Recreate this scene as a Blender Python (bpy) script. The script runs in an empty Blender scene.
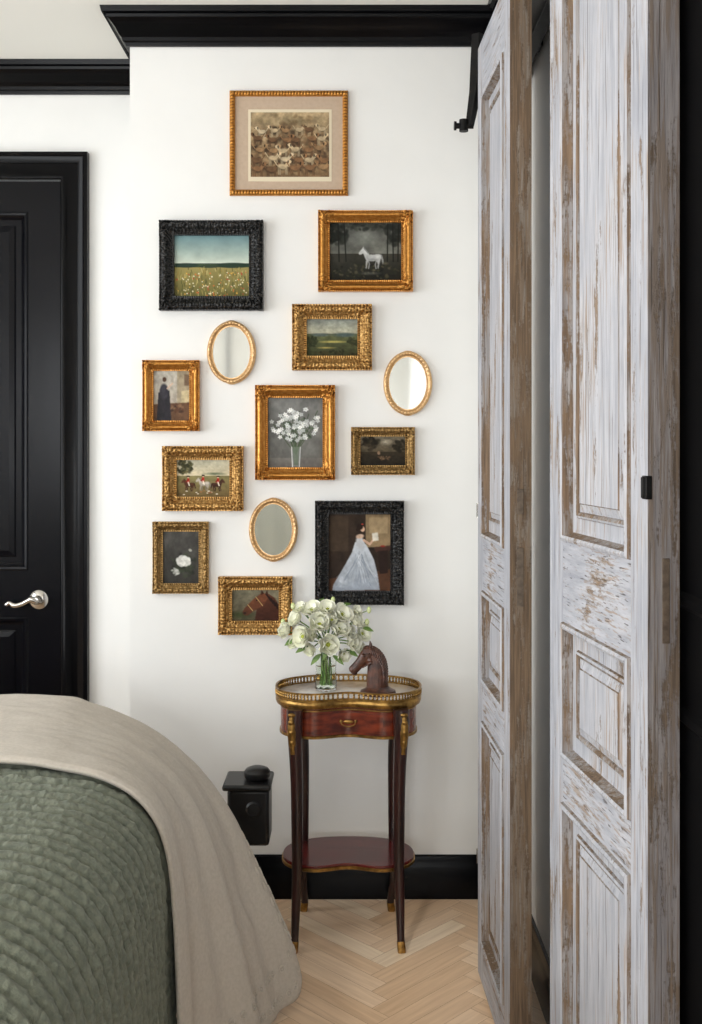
import bpy, math, random
import numpy as np
from mathutils import Vector, noise as mn
random.seed(7); rng=np.random.RandomState(5)
sc=bpy.context.scene
try: sc.view_settings.view_transform='Standard'
except Exception: pass
F=1050.0; CX=351.0; HY=447.0; HC=1.5
def lin(c):
    c=np.asarray(c,dtype=float)/255.0
    return np.where(c<=0.04045,c/12.92,((c+0.055)/1.055)**2.4)
def L4(c): 
    r=lin(c); return (float(r[0]),float(r[1]),float(r[2]),1)
def px(x,y,d):
    s=F/d
    return ((x-CX)/s, d, HC-(y-HY)/s)

# ---------------------------------------------------------------- materials
def base(name):
    m=bpy.data.materials.new(name); m.use_nodes=True
    nt=m.node_tree; b=nt.nodes['Principled BSDF']
    return m,nt,b
def N(nt,t,**k):
    n=nt.nodes.new(t)
    for a,v in k.items(): setattr(n,a,v)
    return n
def ramp(nt,stops):
    r=N(nt,'ShaderNodeValToRGB'); e=r.color_ramp.elements
    while len(e)<len(stops): e.new(0.5)
    for i,(p,c) in enumerate(stops):
        e[i].position=p; e[i].color=c if len(c)==4 else (*c,1)
    return r
def coords(nt,scale=(1,1,1),kind='Object'):
    tc=N(nt,'ShaderNodeTexCoord'); mp=N(nt,'ShaderNodeMapping'); mp.inputs['Scale'].default_value=scale
    nt.links.new(tc.outputs[kind],mp.inputs[0]); return mp.outputs[0]
def noise_(nt,scale,detail=5,rough=.5):
    n_=N(nt,'ShaderNodeTexNoise'); n_.inputs['Scale'].default_value=1; n_.inputs['Detail'].default_value=detail; n_.inputs['Roughness'].default_value=rough
    nt.links.new(coords(nt,scale),n_.inputs['Vector']); return n_.outputs[0]
def math_(nt,op,a,b_):
    m=N(nt,'ShaderNodeMath',operation=op)
    for i,v in enumerate((a,b_)):
        if isinstance(v,(int,float)): m.inputs[i].default_value=v
        else: nt.links.new(v,m.inputs[i])
    return m.outputs[0]
def simple(name,c1,c2=None,rough=.5,metal=0,scale=(10,10,10),bump=0,bscale=None,coat=0,detail=5,sheen=0,lo=.35,hi=.65,spec=.5,bdist=.004):
    m,nt,b=base(name); b.inputs['Roughness'].default_value=rough; b.inputs['Metallic'].default_value=metal
    b.inputs['Coat Weight'].default_value=coat; b.inputs['Specular IOR Level'].default_value=spec
    if sheen: b.inputs['Sheen Weight'].default_value=sheen
    c2=c2 or c1
    r=ramp(nt,[(lo,L4(c1)),(hi,L4(c2))]); nt.links.new(noise_(nt,scale,detail),r.inputs[0]); nt.links.new(r.outputs[0],b.inputs['Base Color'])
    if bump:
        bp=N(nt,'ShaderNodeBump'); bp.inputs['Strength'].default_value=bump; bp.inputs['Distance'].default_value=bdist
        nt.links.new(noise_(nt,bscale or scale,4),bp.inputs['Height']); nt.links.new(bp.outputs[0],b.inputs['Normal'])
    return m
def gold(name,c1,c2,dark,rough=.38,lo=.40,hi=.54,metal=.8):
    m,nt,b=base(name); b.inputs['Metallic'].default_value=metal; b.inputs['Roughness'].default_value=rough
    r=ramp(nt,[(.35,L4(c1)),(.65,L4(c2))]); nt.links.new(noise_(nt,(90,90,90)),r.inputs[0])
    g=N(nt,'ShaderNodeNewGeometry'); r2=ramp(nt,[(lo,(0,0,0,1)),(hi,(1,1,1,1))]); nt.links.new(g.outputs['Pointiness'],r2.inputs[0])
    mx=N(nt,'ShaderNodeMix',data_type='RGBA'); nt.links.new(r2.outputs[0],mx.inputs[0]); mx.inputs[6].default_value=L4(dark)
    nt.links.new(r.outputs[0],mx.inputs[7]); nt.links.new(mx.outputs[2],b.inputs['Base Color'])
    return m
def old_wood(name,axis='z',big=.60,streak=.56,paint1=(144,146,155),paint2=(196,196,201),w1=(100,82,64),w2=(160,134,106)):
    m,nt,b=base(name); b.inputs['Roughness'].default_value=.8; b.inputs['Specular IOR Level'].default_value=.25
    def S_(a,c): return {'z':(a,a,c),'y':(a,c,a)}[axis]
    patch=noise_(nt,S_(34,5),8,.75); fine=noise_(nt,S_(190,7),5,.6); mid=noise_(nt,S_(75,5),6,.65); reg=noise_(nt,(5,5,3.5),3); crk=noise_(nt,(120,120,160),3); crack=noise_(nt,S_(260,4),2)
    pr=ramp(nt,[(.30,L4(paint1)),(.50,L4([a*.4+c*.6 for a,c in zip(paint1,paint2)])),(.66,L4(paint2))]); nt.links.new(math_(nt,'ADD',math_(nt,'MULTIPLY',mid,.65),math_(nt,'MULTIPLY',reg,.35)),pr.inputs[0])
    wr=ramp(nt,[(.3,L4(w1)),(.7,L4(w2))]); nt.links.new(fine,wr.inputs[0])
    a=math_(nt,'ADD',math_(nt,'MULTIPLY',patch,.62),math_(nt,'MULTIPLY',reg,.30)); a=math_(nt,'ADD',a,math_(nt,'MULTIPLY',crk,.08))
    mk=ramp(nt,[(big-.01,(0,0,0,1)),(big+.03,(.92,.92,.92,1))]); nt.links.new(a,mk.inputs[0])
    s_=math_(nt,'ADD',math_(nt,'MULTIPLY',fine,.7),math_(nt,'MULTIPLY',reg,.3))
    fs=ramp(nt,[(streak-.02,(0,0,0,1)),(streak+.05,(.65,.65,.65,1))]); nt.links.new(s_,fs.inputs[0])
    mx=N(nt,'ShaderNodeMix',data_type='RGBA'); nt.links.new(math_(nt,'MAXIMUM',mk.outputs[0],fs.outputs[0]),mx.inputs[0]); nt.links.new(pr.outputs[0],mx.inputs[6]); nt.links.new(wr.outputs[0],mx.inputs[7])
    ck=ramp(nt,[(.30,(1,1,1,1)),(.36,(0,0,0,1))]); nt.links.new(crack,ck.inputs[0])
    mx2=N(nt,'ShaderNodeMix',data_type='RGBA'); nt.links.new(math_(nt,'MULTIPLY',ck.outputs[0],.7),mx2.inputs[0]); nt.links.new(mx.outputs[2],mx2.inputs[6]); mx2.inputs[7].default_value=L4((72,60,50))
    nt.links.new(mx2.outputs[2],b.inputs['Base Color'])
    bp=N(nt,'ShaderNodeBump'); bp.inputs['Strength'].default_value=.6; bp.inputs['Distance'].default_value=.003
    nt.links.new(math_(nt,'SUBTRACT',math_(nt,'ADD',fine,math_(nt,'MULTIPLY',mid,.6)),math_(nt,'MULTIPLY',math_(nt,'MAXIMUM',mk.outputs[0],ck.outputs[0]),.7)),bp.inputs['Height']); nt.links.new(bp.outputs[0],b.inputs['Normal'])
    return m
M={}
M['wall']=simple('wall_paint',(232,231,228),(236,235,232),rough=.75,scale=(3,3,3),bump=.03,bscale=(90,90,90),spec=.3)
M['ceil']=simple('ceiling_paint',(240,238,230),rough=.85)
M['black']=simple('black_gloss_paint',(5,5,7),(8,8,10),rough=.24,scale=(6,6,6),bump=.03,bscale=(40,40,8),spec=.13)
M['blackdoor']=simple('black_door_paint',(6,6,10),(8,8,13),rough=.22,scale=(6,6,6),bump=.03,bscale=(40,40,8),spec=.14)
M['blackmatte']=simple('black_matte_paint',(3,3,4),(5,5,6),rough=.6,scale=(6,6,6),spec=.05)
M['iron']=simple('black_iron',(12,12,13),(22,21,20),rough=.5,metal=.2,scale=(40,40,40),bump=.2,spec=.25)
M['rust']=simple('rusty_iron',(80,68,58),(110,96,82),rough=.7,metal=.2,scale=(60,60,60),bump=.4)
M['nickel']=simple('nickel',(200,196,190),rough=.2,metal=1)
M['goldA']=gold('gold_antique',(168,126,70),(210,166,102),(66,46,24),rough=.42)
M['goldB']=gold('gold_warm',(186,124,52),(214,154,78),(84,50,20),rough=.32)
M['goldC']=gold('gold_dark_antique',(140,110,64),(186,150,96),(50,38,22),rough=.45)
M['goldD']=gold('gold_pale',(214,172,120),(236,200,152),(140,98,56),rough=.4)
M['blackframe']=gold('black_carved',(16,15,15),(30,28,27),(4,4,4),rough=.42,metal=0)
M['brass']=simple('brass',(166,130,72),(118,88,46),rough=.34,metal=.95,scale=(60,60,60))
M['mahog']=simple('mahogany',(124,50,28),(72,26,17),rough=.25,scale=(8,60,60),coat=.25)
M['mahogleg']=simple('mahogany_leg',(50,20,17),(24,11,10),rough=.28,scale=(60,60,5),coat=.15)
M['shelfwood']=simple('shelf_wood',(110,34,30),(70,19,18),rough=.2,scale=(6,50,50),coat=.2)
M['marble']=simple('marble',(222,214,206),(168,156,148),rough=.15,scale=(14,14,14),lo=.45,hi=.72,detail=9)
M['mat']=simple('mat_board',(184,162,140),(190,168,146),rough=.9,scale=(80,80,80))
M['paper']=simple('cream_paper',(220,206,178),rough=.9)
M['horse']=simple('bronze_brown',(92,54,38),(52,30,23),rough=.40,scale=(50,50,50),metal=.1,coat=.15,bump=.2,bscale=(160,160,160))
M['petal']=simple('petal',(250,249,238),(243,243,216),rough=.6,scale=(30,30,30))
M['pistil']=simple('pistil',(176,180,66),(130,144,50),rough=.7,scale=(200,200,200))
M['leaf']=simple('leaf',(70,104,44),(120,148,72),rough=.5,scale=(40,40,40))
M['bud']=simple('bud',(180,200,112),(226,230,180),rough=.6,scale=(60,60,60))
M['linen']=simple('linen',(190,181,168),(199,190,178),rough=.95,scale=(120,120,120),bump=.45,bscale=(600,600,600),sheen=.1,spec=.15,bdist=.002)
M['lace']=simple('lace_cotton',(196,187,174),(212,204,192),rough=.95,scale=(60,60,60),bump=.6,bscale=(500,500,500),spec=.15)
M['quilt']=simple('quilt_green',(108,113,100),(127,131,116),rough=.95,scale=(60,60,60),bump=.7,bscale=(260,260,260),sheen=.1,spec=.12,bdist=.003)
M['mattress']=simple('mattress_white',(220,216,208),rough=.9)
M['rearpanel']=simple('rear_panel_paint',(150,153,146),(166,168,160),rough=.6,scale=(30,30,2))
M['softgrey']=simple('soft_grey_paint',(120,122,124),rough=.6)
M['stand']=simple('black_lacquer',(14,14,15),(26,26,27),rough=.35,scale=(20,20,20),bump=.1,spec=.4)
m,nt,b=base('mirror_glass'); b.inputs['Metallic'].default_value=1; b.inputs['Roughness'].default_value=.05; b.inputs['Base Color'].default_value=(.76,.79,.78,1); M['mirror']=m
m,nt,b=base('clear_glass'); b.inputs['Transmission Weight'].default_value=1; b.inputs['Roughness'].default_value=0; b.inputs['IOR'].default_value=1.3; b.inputs['Base Color'].default_value=(.97,.99,.97,1); M['glass']=m
m,nt,b=base('water'); b.inputs['Transmission Weight'].default_value=1; b.inputs['Roughness'].default_value=0; b.inputs['IOR'].default_value=1.06; b.inputs['Base Color'].default_value=(.93,.98,.90,1); M['water']=m
m,nt,b=base('painted_canvas'); a=N(nt,'ShaderNodeAttribute'); a.attribute_name='Col'; nt.links.new(a.outputs['Color'],b.inputs['Base Color']); b.inputs['Roughness'].default_value=.7
b.inputs['Specular IOR Level'].default_value=.15; M['canvas']=m
M['wz']=old_wood('distressed_stile','z',.57,.56)
M['wy']=old_wood('distressed_rail','y',.565,.555)
M['wpanel']=old_wood('distressed_panel','z',.58,.56,paint1=(150,152,160),paint2=(200,199,203))
M['wgroove']=old_wood('worn_groove','z',.50,.49,paint1=(134,130,130),paint2=(172,167,164),w1=(78,62,48),w2=(142,116,90))
M['wedge1']=old_wood('bare_edge_brown','z',.47,.47,paint1=(112,102,92),paint2=(142,131,120),w1=(74,59,46),w2=(126,103,80))
M['wedge2']=old_wood('bare_edge_grey','z',.52,.50,paint1=(110,107,110),paint2=(148,143,142),w1=(76,64,53),w2=(124,107,90))
# floor
m,nt,b=base('herringbone_oak'); b.inputs['Roughness'].default_value=.36
a=N(nt,'ShaderNodeAttribute'); a.attribute_name='Col'
g=N(nt,'ShaderNodeAttribute'); g.attribute_name='guv'
mp=N(nt,'ShaderNodeMapping'); mp.inputs['Scale'].default_value=(5,80,1); nt.links.new(g.outputs['Vector'],mp.inputs[0])
nz=N(nt,'ShaderNodeTexNoise'); nz.inputs['Scale'].default_value=1; nz.inputs['Detail'].default_value=7; nz.inputs['Distortion'].default_value=.6; nt.links.new(mp.outputs[0],nz.inputs[0])
r=ramp(nt,[(.3,(.86,.82,.78,1)),(.7,(1.04,1.04,1.04,1))]); nt.links.new(nz.outputs[0],r.inputs[0])
mx=N(nt,'ShaderNodeMix',data_type='RGBA',blend_type='MULTIPLY'); mx.inputs[0].default_value=1
nt.links.new(a.outputs['Color'],mx.inputs[6]); nt.links.new(r.outputs[0],mx.inputs[7]); nt.links.new(mx.outputs[2],b.inputs['Base Color']); M['floor']=m

# ---------------------------------------------------------------- builders
COL=sc.collection
def empty(name,loc,label=None,cat=None,kind=None,group=None):
    e=bpy.data.objects.new(name,None); e.empty_display_size=.05; e.location=loc; COL.objects.link(e)
    tag(e,label,cat,kind,group); return e
def tag(o,label=None,cat=None,kind=None,group=None):
    if label:o['label']=label
    if cat:o['category']=cat
    if kind:o['kind']=kind
    if group:o['group']=group
def wloc(o):
    v=Vector(o.location)
    while o.parent: o=o.parent; v+=Vector(o.location)
    return v
class B:
    def __init__(s): s.v=[];s.f=[];s.m=[]
    def add(s,vs,fs,mi=0):
        o=len(s.v); s.v+= [tuple(map(float,v)) for v in vs]; s.f+=[tuple(i+o for i in f) for f in fs]; s.m+=[mi]*len(fs); return s
    def box(s,x0,x1,y0,y1,z0,z1,mi=0,T=None):
        vs=[(x,y,z) for x in(x0,x1) for y in(y0,y1) for z in(z0,z1)]
        if T: vs=[T(*v) for v in vs]
        return s.add(vs,[(0,1,3,2),(4,6,7,5),(0,4,5,1),(2,3,7,6),(0,2,6,4),(1,5,7,3)],mi)
    def grid(s,P,mi=0,cu=False,cv=False):
        nu=len(P); nv=len(P[0]); vs=[p for r in P for p in r]; fs=[]
        for i in range(nu if cu else nu-1):
            for j in range(nv if cv else nv-1):
                i2=(i+1)%nu; j2=(j+1)%nv
                fs.append((i*nv+j,i2*nv+j,i2*nv+j2,i*nv+j2))
        return s.add(vs,fs,mi)
    def tube(s,pts,rad,seg=10,mi=0,flat=1.0,ref=None,power=1):
        pts=[Vector(p) for p in pts]; n=len(pts)
        if not hasattr(rad,'__len__'): rad=[rad]*n
        rows=[]; nrm=None
        for i in range(n):
            t=(pts[min(i+1,n-1)]-pts[max(i-1,0)]).normalized()
            if nrm is None:
                r=Vector(ref) if ref else (Vector((0,1,0)) if abs(t.y)<.9 else Vector((1,0,0)))
                nrm=(r-t*r.dot(t)).normalized()
            else: nrm=(nrm-t*nrm.dot(t)).normalized()
            bn=t.cross(nrm)
            row=[]
            for k in range(seg):
                a=2*math.pi*k/seg; c=math.cos(a); d=math.sin(a)
                if power!=1: c=math.copysign(abs(c)**power,c); d=math.copysign(abs(d)**power,d)
                fl=flat[i] if hasattr(flat,'__len__') else flat
                row.append(pts[i]+nrm*c*rad[i]*fl+bn*d*rad[i])
            rows.append(row)
        s.grid(rows,mi,cv=True)
        o=len(s.v)-n*seg
        s.f.append(tuple(o+k for k in range(seg))[::-1]); s.m.append(mi)
        s.f.append(tuple(o+(n-1)*seg+k for k in range(seg))); s.m.append(mi)
        return s
    def lathe(s,c,prof,seg=32,mi=0,sx=1,sy=1,axis='z'):
        rows=[]
        for r,z in prof:
            row=[]
            for k in range(seg):
                a=2*math.pi*k/seg; x=r*math.cos(a)*sx; y=r*math.sin(a)*sy
                row.append((c[0]+x,c[1]+y,c[2]+z) if axis=='z' else (c[0]+x,c[1]-z,c[2]+y))
            rows.append(row)
        return s.grid(rows,mi,cv=True)
    def ell(s,c,rx,ry,rz,seg=16,mi=0,R=None):
        rows=[]
        for i in range(seg//2+1):
            t=math.pi*i/(seg//2); row=[]
            for k in range(seg):
                a=2*math.pi*k/seg; v=Vector((rx*math.sin(t)*math.cos(a),ry*math.sin(t)*math.sin(a),rz*math.cos(t)))
                if R: v=R@v
                row.append(Vector(c)+v)
            rows.append(row)
        return s.grid(rows,mi,cv=True)
    def nested(s,u0,u1,z0,z1,loops,T,mi=0,mis=None):
        rows=[]
        for ins,h in loops:
            rows.append([T(u0+ins,h,z0+ins),T(u1-ins,h,z0+ins),T(u1-ins,h,z1-ins),T(u0+ins,h,z1-ins)])
        k0=len(s.f); s.grid(rows,mi,cv=True)
        if mis:
            for i,mm in enumerate(mis):
                for j in range(4): s.m[k0+i*4+j]=mm
        o=len(s.v)-4
        s.f.append((o,o+1,o+2,o+3)); s.m.append(mi); return s
    def obj(s,name,mats,parent=None,smooth=35,bevel=0,origin=None,**tg):
        me=bpy.data.meshes.new(name)
        vs=np.array(s.v); c=(vs.min(0)+vs.max(0))/2
        if origin is not None: c=np.array(origin,dtype=float)
        me.from_pydata([tuple(v) for v in (vs-c)],[],s.f)
        for m in (mats if isinstance(mats,(list,tuple)) else [mats]): me.materials.append(m)
        me.polygons.foreach_set('material_index',s.m)
        import bmesh
        bm=bmesh.new(); bm.from_mesh(me); bmesh.ops.remove_doubles(bm,verts=bm.verts,dist=1e-6); bmesh.ops.recalc_face_normals(bm,faces=bm.faces); bm.to_mesh(me); bm.free()
        if smooth:
            me.polygons.foreach_set('use_smooth',[True]*len(me.polygons))
            try: me.set_sharp_from_angle(angle=math.radians(smooth))
            except Exception: pass
        o=bpy.data.objects.new(name,me); COL.objects.link(o); o.location=c
        if parent: o.parent=parent; o.location=Vector(c)-wloc(parent)
        if bevel:
            bv=o.modifiers.new('b','BEVEL'); bv.width=bevel; bv.segments=2; bv.limit_method='ANGLE'
        tag(o,**tg); return o
def sweep(bd,path,prof,mi=0):
    n=len(path); rows=[]
    for i,p in enumerate(path):
        ns=[]
        if i>0: d=Vector(path[i])-Vector(path[i-1]); d.normalize(); ns.append(Vector((-d.y,d.x)))
        if i<n-1: d=Vector(path[i+1])-Vector(path[i]); d.normalize(); ns.append(Vector((-d.y,d.x)))
        m=ns[0] if len(ns)==1 else (ns[0]+ns[1])/(1+ns[0].dot(ns[1]))
        rows.append([(p[0]+m.x*o,p[1]+m.y*o,z) for o,z in prof])
    bd.grid(rows,mi,cv=True); k=len(prof); o=len(bd.v)-n*k
    bd.f.append(tuple(range(o,o+k))); bd.m.append(mi); bd.f.append(tuple(range(o+(n-1)*k,o+n*k))); bd.m.append(mi)
def cr(pts,n=8):
    P=[np.array(p,float) for p in pts]; P=[2*P[0]-P[1]]+P+[2*P[-1]-P[-2]]; out=[]
    for i in range(1,len(P)-2):
        for k in range(n):
            t=k/n; a,b_,c,d=P[i-1],P[i],P[i+1],P[i+2]
            out.append(.5*((2*b_)+(-a+c)*t+(2*a-5*b_+4*c-d)*t*t+(-a+3*b_-3*c+d)*t**3))
    out.append(P[-2]); return out

# ---------------------------------------------------------------- room
XL,XR,YB,YM,YR,XC,ZC=-3.2,.526,-2.5,3.5,3.977,-.737,2.94
S=dict(kind='structure')
B().box(XC,XR+.1,YM,YR+.1,0,ZC).obj('wall_back',M['wall'],smooth=0,label='off-white painted wall carrying the gallery of frames',**S)
B().box(XL-.1,XC,YR,YR+.1,0,ZC).obj('wall_recess',M['wall'],smooth=0,label='recessed off-white wall around the black door',**S)
B().box(XR,XR+.1,YB,YM,0,ZC).obj('wall_right',M['wall'],smooth=0,label='off-white side wall behind the old wooden doors',**S)
B().box(XL-.1,XL,YB,YR,0,ZC).obj('wall_left',M['wall'],smooth=0,label='off-white side wall with a window',**S)
B().box(XL-.1,XR+.1,YB-.1,YB,0,ZC).obj('wall_front',M['wall'],smooth=0,label='off-white wall facing the gallery wall',**S)
B().box(XL-.1,XR+.1,YB-.1,YR+.1,ZC,ZC+.1).obj('ceiling',M['ceil'],smooth=0,label='plain off-white ceiling',**S)
B().box(XL+.02,XR-.02,YB,YB+.02,0,1.10).obj('reflected_panel',M['rearpanel'],smooth=0,label='grey-green panel added for the mirror reflection',**S)  # panel added behind the camera to give the low mirror a grey-green reflection
B().box(-1.12,-1.10,YB,YB+.03,1.1,2.83).obj('reflected_strip',M['softgrey'],smooth=0,label='slim grey vertical strip added for the mirror reflection',**S)  # strip added behind the camera to draw a vertical line in a mirror
cp=[(0,2.833),(.011,2.833),(.013,2.843),(.020,2.847),(.022,2.858),(.030,2.864),(.040,2.884),(.056,2.904),(.064,2.909),(.066,2.918),(.078,2.922),(.082,2.94),(0,2.94)]
bd=B(); sweep(bd,[(XR,YB),(XR,YM),(XC,YM),(XC,YR),(XL,YR),(XL,YB)],cp); bd.obj('trim_1',M['black'],smooth=30,label='black stepped crown moulding below the ceiling',**S)
bp=[(0,0),(.018,0),(.018,.105),(.014,.112),(.012,.125),(.008,.138),(0,.142)]
bd=B(); sweep(bd,[(XR-.018,YM),(XC,YM),(XC,YR-.001)],bp); bd.obj('baseboard_back',M['black'],smooth=30,label='black moulded baseboard below the gallery wall',**S)
bd=B(); sweep(bd,[(XR,2.0),(XR,YM)],bp); bd.obj('baseboard_right',M['black'],smooth=30,label='black moulded baseboard on the side wall',**S)
bd=B(); sweep(bd,[(XC-.02,YR),(-.996,YR)],bp); bd.obj('baseboard_recess',M['black'],smooth=30,label='short black baseboard beside the black door',**S)
# floor herringbone
W=.062; n=6; c45=math.sqrt(.5)
fv=[];ff=[];fc=[];fg=[]
def clip(poly,ax,val,sgn):
    out=[]
    for i in range(len(poly)):
        a=poly[i]; b_=poly[(i+1)%len(poly)]; da=sgn*(a[ax]-val); db=sgn*(b_[ax]-val)
        if da>=0: out.append(a)
        if (da>=0)!=(db>=0):
            t=da/(da-db); out.append((a[0]+(b_[0]-a[0])*t,a[1]+(b_[1]-a[1])*t))
    return out
OX,OY=.10,-3.2
def addplank(x,y,lx,ly):
    g_=.0005
    q=[(x*W+g_,y*W+g_),((x+lx)*W-g_,y*W+g_),((x+lx)*W-g_,(y+ly)*W-g_),(x*W+g_,(y+ly)*W-g_)]
    w=[(OX+(a-b_)*c45,OY+(a+b_)*c45) for a,b_ in q]
    for ax,val,sg in((0,XL,1),(0,XR,-1),(1,YB,1),(1,YR,-1)):
        if len(w)<3: return
        w=clip(w,ax,val,sg)
    if len(w)<3: return
    t=random.random(); c=lin((246,218,188))*(1-t)+lin((230,196,160))*t
    if random.random()<.15: c=lin((250,228,200))
    off=random.random()*40; o=len(fv)
    for (a,b_) in w:
        fv.append((a,b_,0)); A=((a-OX)+(b_-OY))*c45; Bb=((b_-OY)-(a-OX))*c45
        fg.append((A+off,Bb,off) if lx>ly else (Bb+off,A,off))
        fc.append((*c,1))
    ff.append(tuple(range(o,o+len(w))))
for m_ in range(-12,13):
    for k in range(-90,220):
        addplank(k+2*n*m_,k,n,1); addplank(k+2*n-1+2*n*m_,k,1,n)
o=len(fv); fv+=[(XL-.1,YB-.1,-.003),(XR+.1,YB-.1,-.003),(XR+.1,YR+.1,-.003),(XL-.1,YR+.1,-.003)]
fc+=[(*lin((168,126,88)),1)]*4; fg+=[(0,0,0)]*4; ff.append((o,o+1,o+2,o+3))
me=bpy.data.meshes.new('floor'); me.from_pydata(fv,[],ff); me.materials.append(M['floor'])
at=me.color_attributes.new('Col','FLOAT_COLOR','POINT'); at.data.foreach_set('color',np.array(fc,dtype=np.float32).ravel())
at=me.attributes.new('guv','FLOAT_VECTOR','POINT'); at.data.foreach_set('vector',np.array(fg,dtype=np.float32).ravel())
fo=bpy.data.objects.new('floor',me); COL.objects.link(fo); tag(fo,'light oak herringbone parquet floor',kind='structure')

# panelled doors
def door(name,org,dr,nr,width,z0,z1,th,su0,su1,panels,mats,loops,label,mis=None):
    dr=Vector(dr).normalized(); nr=Vector(nr).normalized()
    def T(u,v,z): return (org[0]+dr.x*u+nr.x*v, org[1]+dr.y*u+nr.y*v, z)
    e=empty(name,(org[0],org[1],z0)); tag(e,label,kind='structure')
    bd=B()
    def bx(u0,u1,za,zb,mi): bd.box(u0,u1,-th,0,za,zb,mi,T)
    bx(0,su0,z0,z1,0); bx(width-su1,width-.0015,z0,z1,0)
    zs=[z0]+[p for pr in panels for p in pr]+[z1]
    for i in range(0,len(zs),2): bx(su0,width-su1,zs[i],zs[i+1]-(.0),1)
    bx(width-.0015,width,z0,z1,2)
    bd.obj('door_frame',[mats[0],mats[1],mats[2]],e,smooth=0)
    for (a,b_) in panels:
        p=B(); p.nested(su0,width-su1,a,b_,loops,T,0,mis); p.box(su0,width-su1,-th+.006,-th*.55,a,b_,0,T)
        p.obj('door_panel',[mats[3],mats[4]],e,smooth=0)
    return e,T
lpO=[(0,.0),(.002,.006),(.007,.009),(.012,.006),(.014,-.004),(.018,-.014),(.026,-.015),(.046,-.015),(.048,-.010),(.052,-.008),(.057,-.010),(.059,-.014),(.074,-.009),(.076,-.007)]
mis=[1,0,0,1,1,0,0,1,0,1,1,0,1]
a1=Vector(((478-CX)/352,1050/352,0)); b1=Vector(((510-CX)/420,1050/420,0)); d1=b1-a1; w1=d1.length
n1=Vector((d1.y,-d1.x,0)); n1=n1 if n1.x<0 else -n1
e1,T1=door('door_2',a1,d1,n1,w1,.012,2.63,.052,.085,.075,[(.13,.745),(.85,1.105),(1.25,2.47)],[M['wz'],M['wy'],M['wedge1'],M['wpanel'],M['wgroove']],lpO,'tall weathered antique panelled door with flaking grey paint',mis)
a2=Vector((.398,2.1,0)); b2=Vector((.4527,1.6,0)); d2=b2-a2; w2=d2.length
n2=Vector((d2.y,-d2.x,0)); n2=n2 if n2.x<0 else -n2
e2,T2=door('door_3',a2,d2,n2,w2,.012,2.63,.050,.085,.07,[(.13,.82),(.905,1.165),(1.32,2.47)],[M['wz'],M['wy'],M['wedge2'],M['wpanel'],M['wgroove']],lpO,'tall weathered antique door with iron latch on its edge',mis)
bd=B(); bd.box(w2-.016,w2+.002,-.006,.004,1.420,1.456,0,T2); bd.tube([T2(w2-.009,.004,1.422),T2(w2-.009,.004,1.454)],.004,10)
bd.obj('latch',M['iron'],e2,bevel=.002,label='dark iron latch')
B().box(w2,w2+.002,-.034,-.022,1.20,1.33,0,T2).obj('edge_plate',M['rust'],e2,bevel=.001)
for z0_,z1_,q in((1.34,1.40,.003),(1.12,1.26,.003)):
    B().box(w1,w1+q,-.032,-.016,z0_,z1_,0,T1).obj('edge_plate',M['rust'],e1,bevel=.001)
for z_ in(1.32,.335):
    bd=B(); bd.tube([T1(-.010,-.004,z_-.02),T1(-.010,-.004,z_+.02)],.007,12); bd.box(-.009,.0,-.012,.002,z_-.018,z_+.018,0,T1); bd.obj('hinge',M['nickel'],e1,label='small steel hinge')
# rail
e=empty('door_rail',(.48,2.2,2.6),'black iron sliding rail fixed to the side wall','rail')
B().box(.466,.504,.6,3.38,2.565,2.75).obj('rail',M['iron'],e,bevel=.003)
for y_ in(.9,1.9,2.9): B().box(.504,.526,y_-.03,y_+.03,2.6,2.7).obj('bracket',M['iron'],e,bevel=.003)
bd=B(); bd.tube([(.368,3.26,2.495),(.386,3.26,2.60),(.396,3.26,2.78)],[.014,.020,.022],4); bd.box(.39,.47,3.25,3.27,2.66,2.74); bd.obj('brace',M['iron'],e,bevel=.002)
bd=B(); bd.tube([(.325,3.26,2.497),(.38,3.26,2.497)],.009,12); bd.tube([(.350,3.26,2.480),(.350,3.26,2.516)],.014,12); bd.tube([(.320,3.26,2.497),(.327,3.26,2.497)],.014,12); bd.obj('end_stop',M['iron'],e)
bd=B(); bd.box(.513,.5255,.8,1.98,0,2.80)
for za,zb in((.2,1.1),(1.25,2.6)):
    bd.nested(.85,1.93,za,zb,[(0,0),(.008,.006),(.02,.006),(.028,-.001)],lambda u,v,z:(.513-v,u,z))
bd.obj('trim_2',M['blackmatte'],smooth=25,label='black panelled casing on the side wall',**S)
# black door
lpB=[(0,0),(.006,.004),(.014,.003),(.022,-.006),(.03,-.012),(.05,-.012),(.056,-.009),(.075,-.005)]
xr=-1.093; wd=.82
e3,T3=door('door_1',(xr-wd,YR-.028,0),(1,0,0),(0,-1,0),wd,.01,2.50,.027,.12,.12,[(.20,.86),(1.035,2.385)],[M['blackdoor']]*5,lpB,'glossy black panelled door with a nickel lever handle')
bd=B(); hx,hz=(40-CX)/265,HC-(599-HY)/265
bd.lathe((hx,YR-.028,hz),[(0,.0),(.036,.0),(.036,.006),(.030,.012),(.018,.016),(.013,.03),(.013,.05),(0,.052)],32,axis='y')
bd.tube(cr([(hx,YR-.070,hz),(hx-.018,YR-.075,hz+.006),(hx-.045,YR-.075,hz-.008),(hx-.075,YR-.075,hz-.016),(hx-.096,YR-.075,hz-.006),(hx-.108,YR-.075,hz-.014)],5),[.013]*6+[.010]*12+[.008]*8,12)
bd.obj('lever_handle',M['nickel'],e3,label='polished nickel lever handle')
cas=[(0,0),(0,.026),(.008,.032),(.022,.030),(.028,.022),(.06,.018),(.066,.024),(.08,.024),(.09,.034),(.102,.032),(.102,0)]
x0=xr-wd-.004; x1=xr+.004-.004
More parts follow.
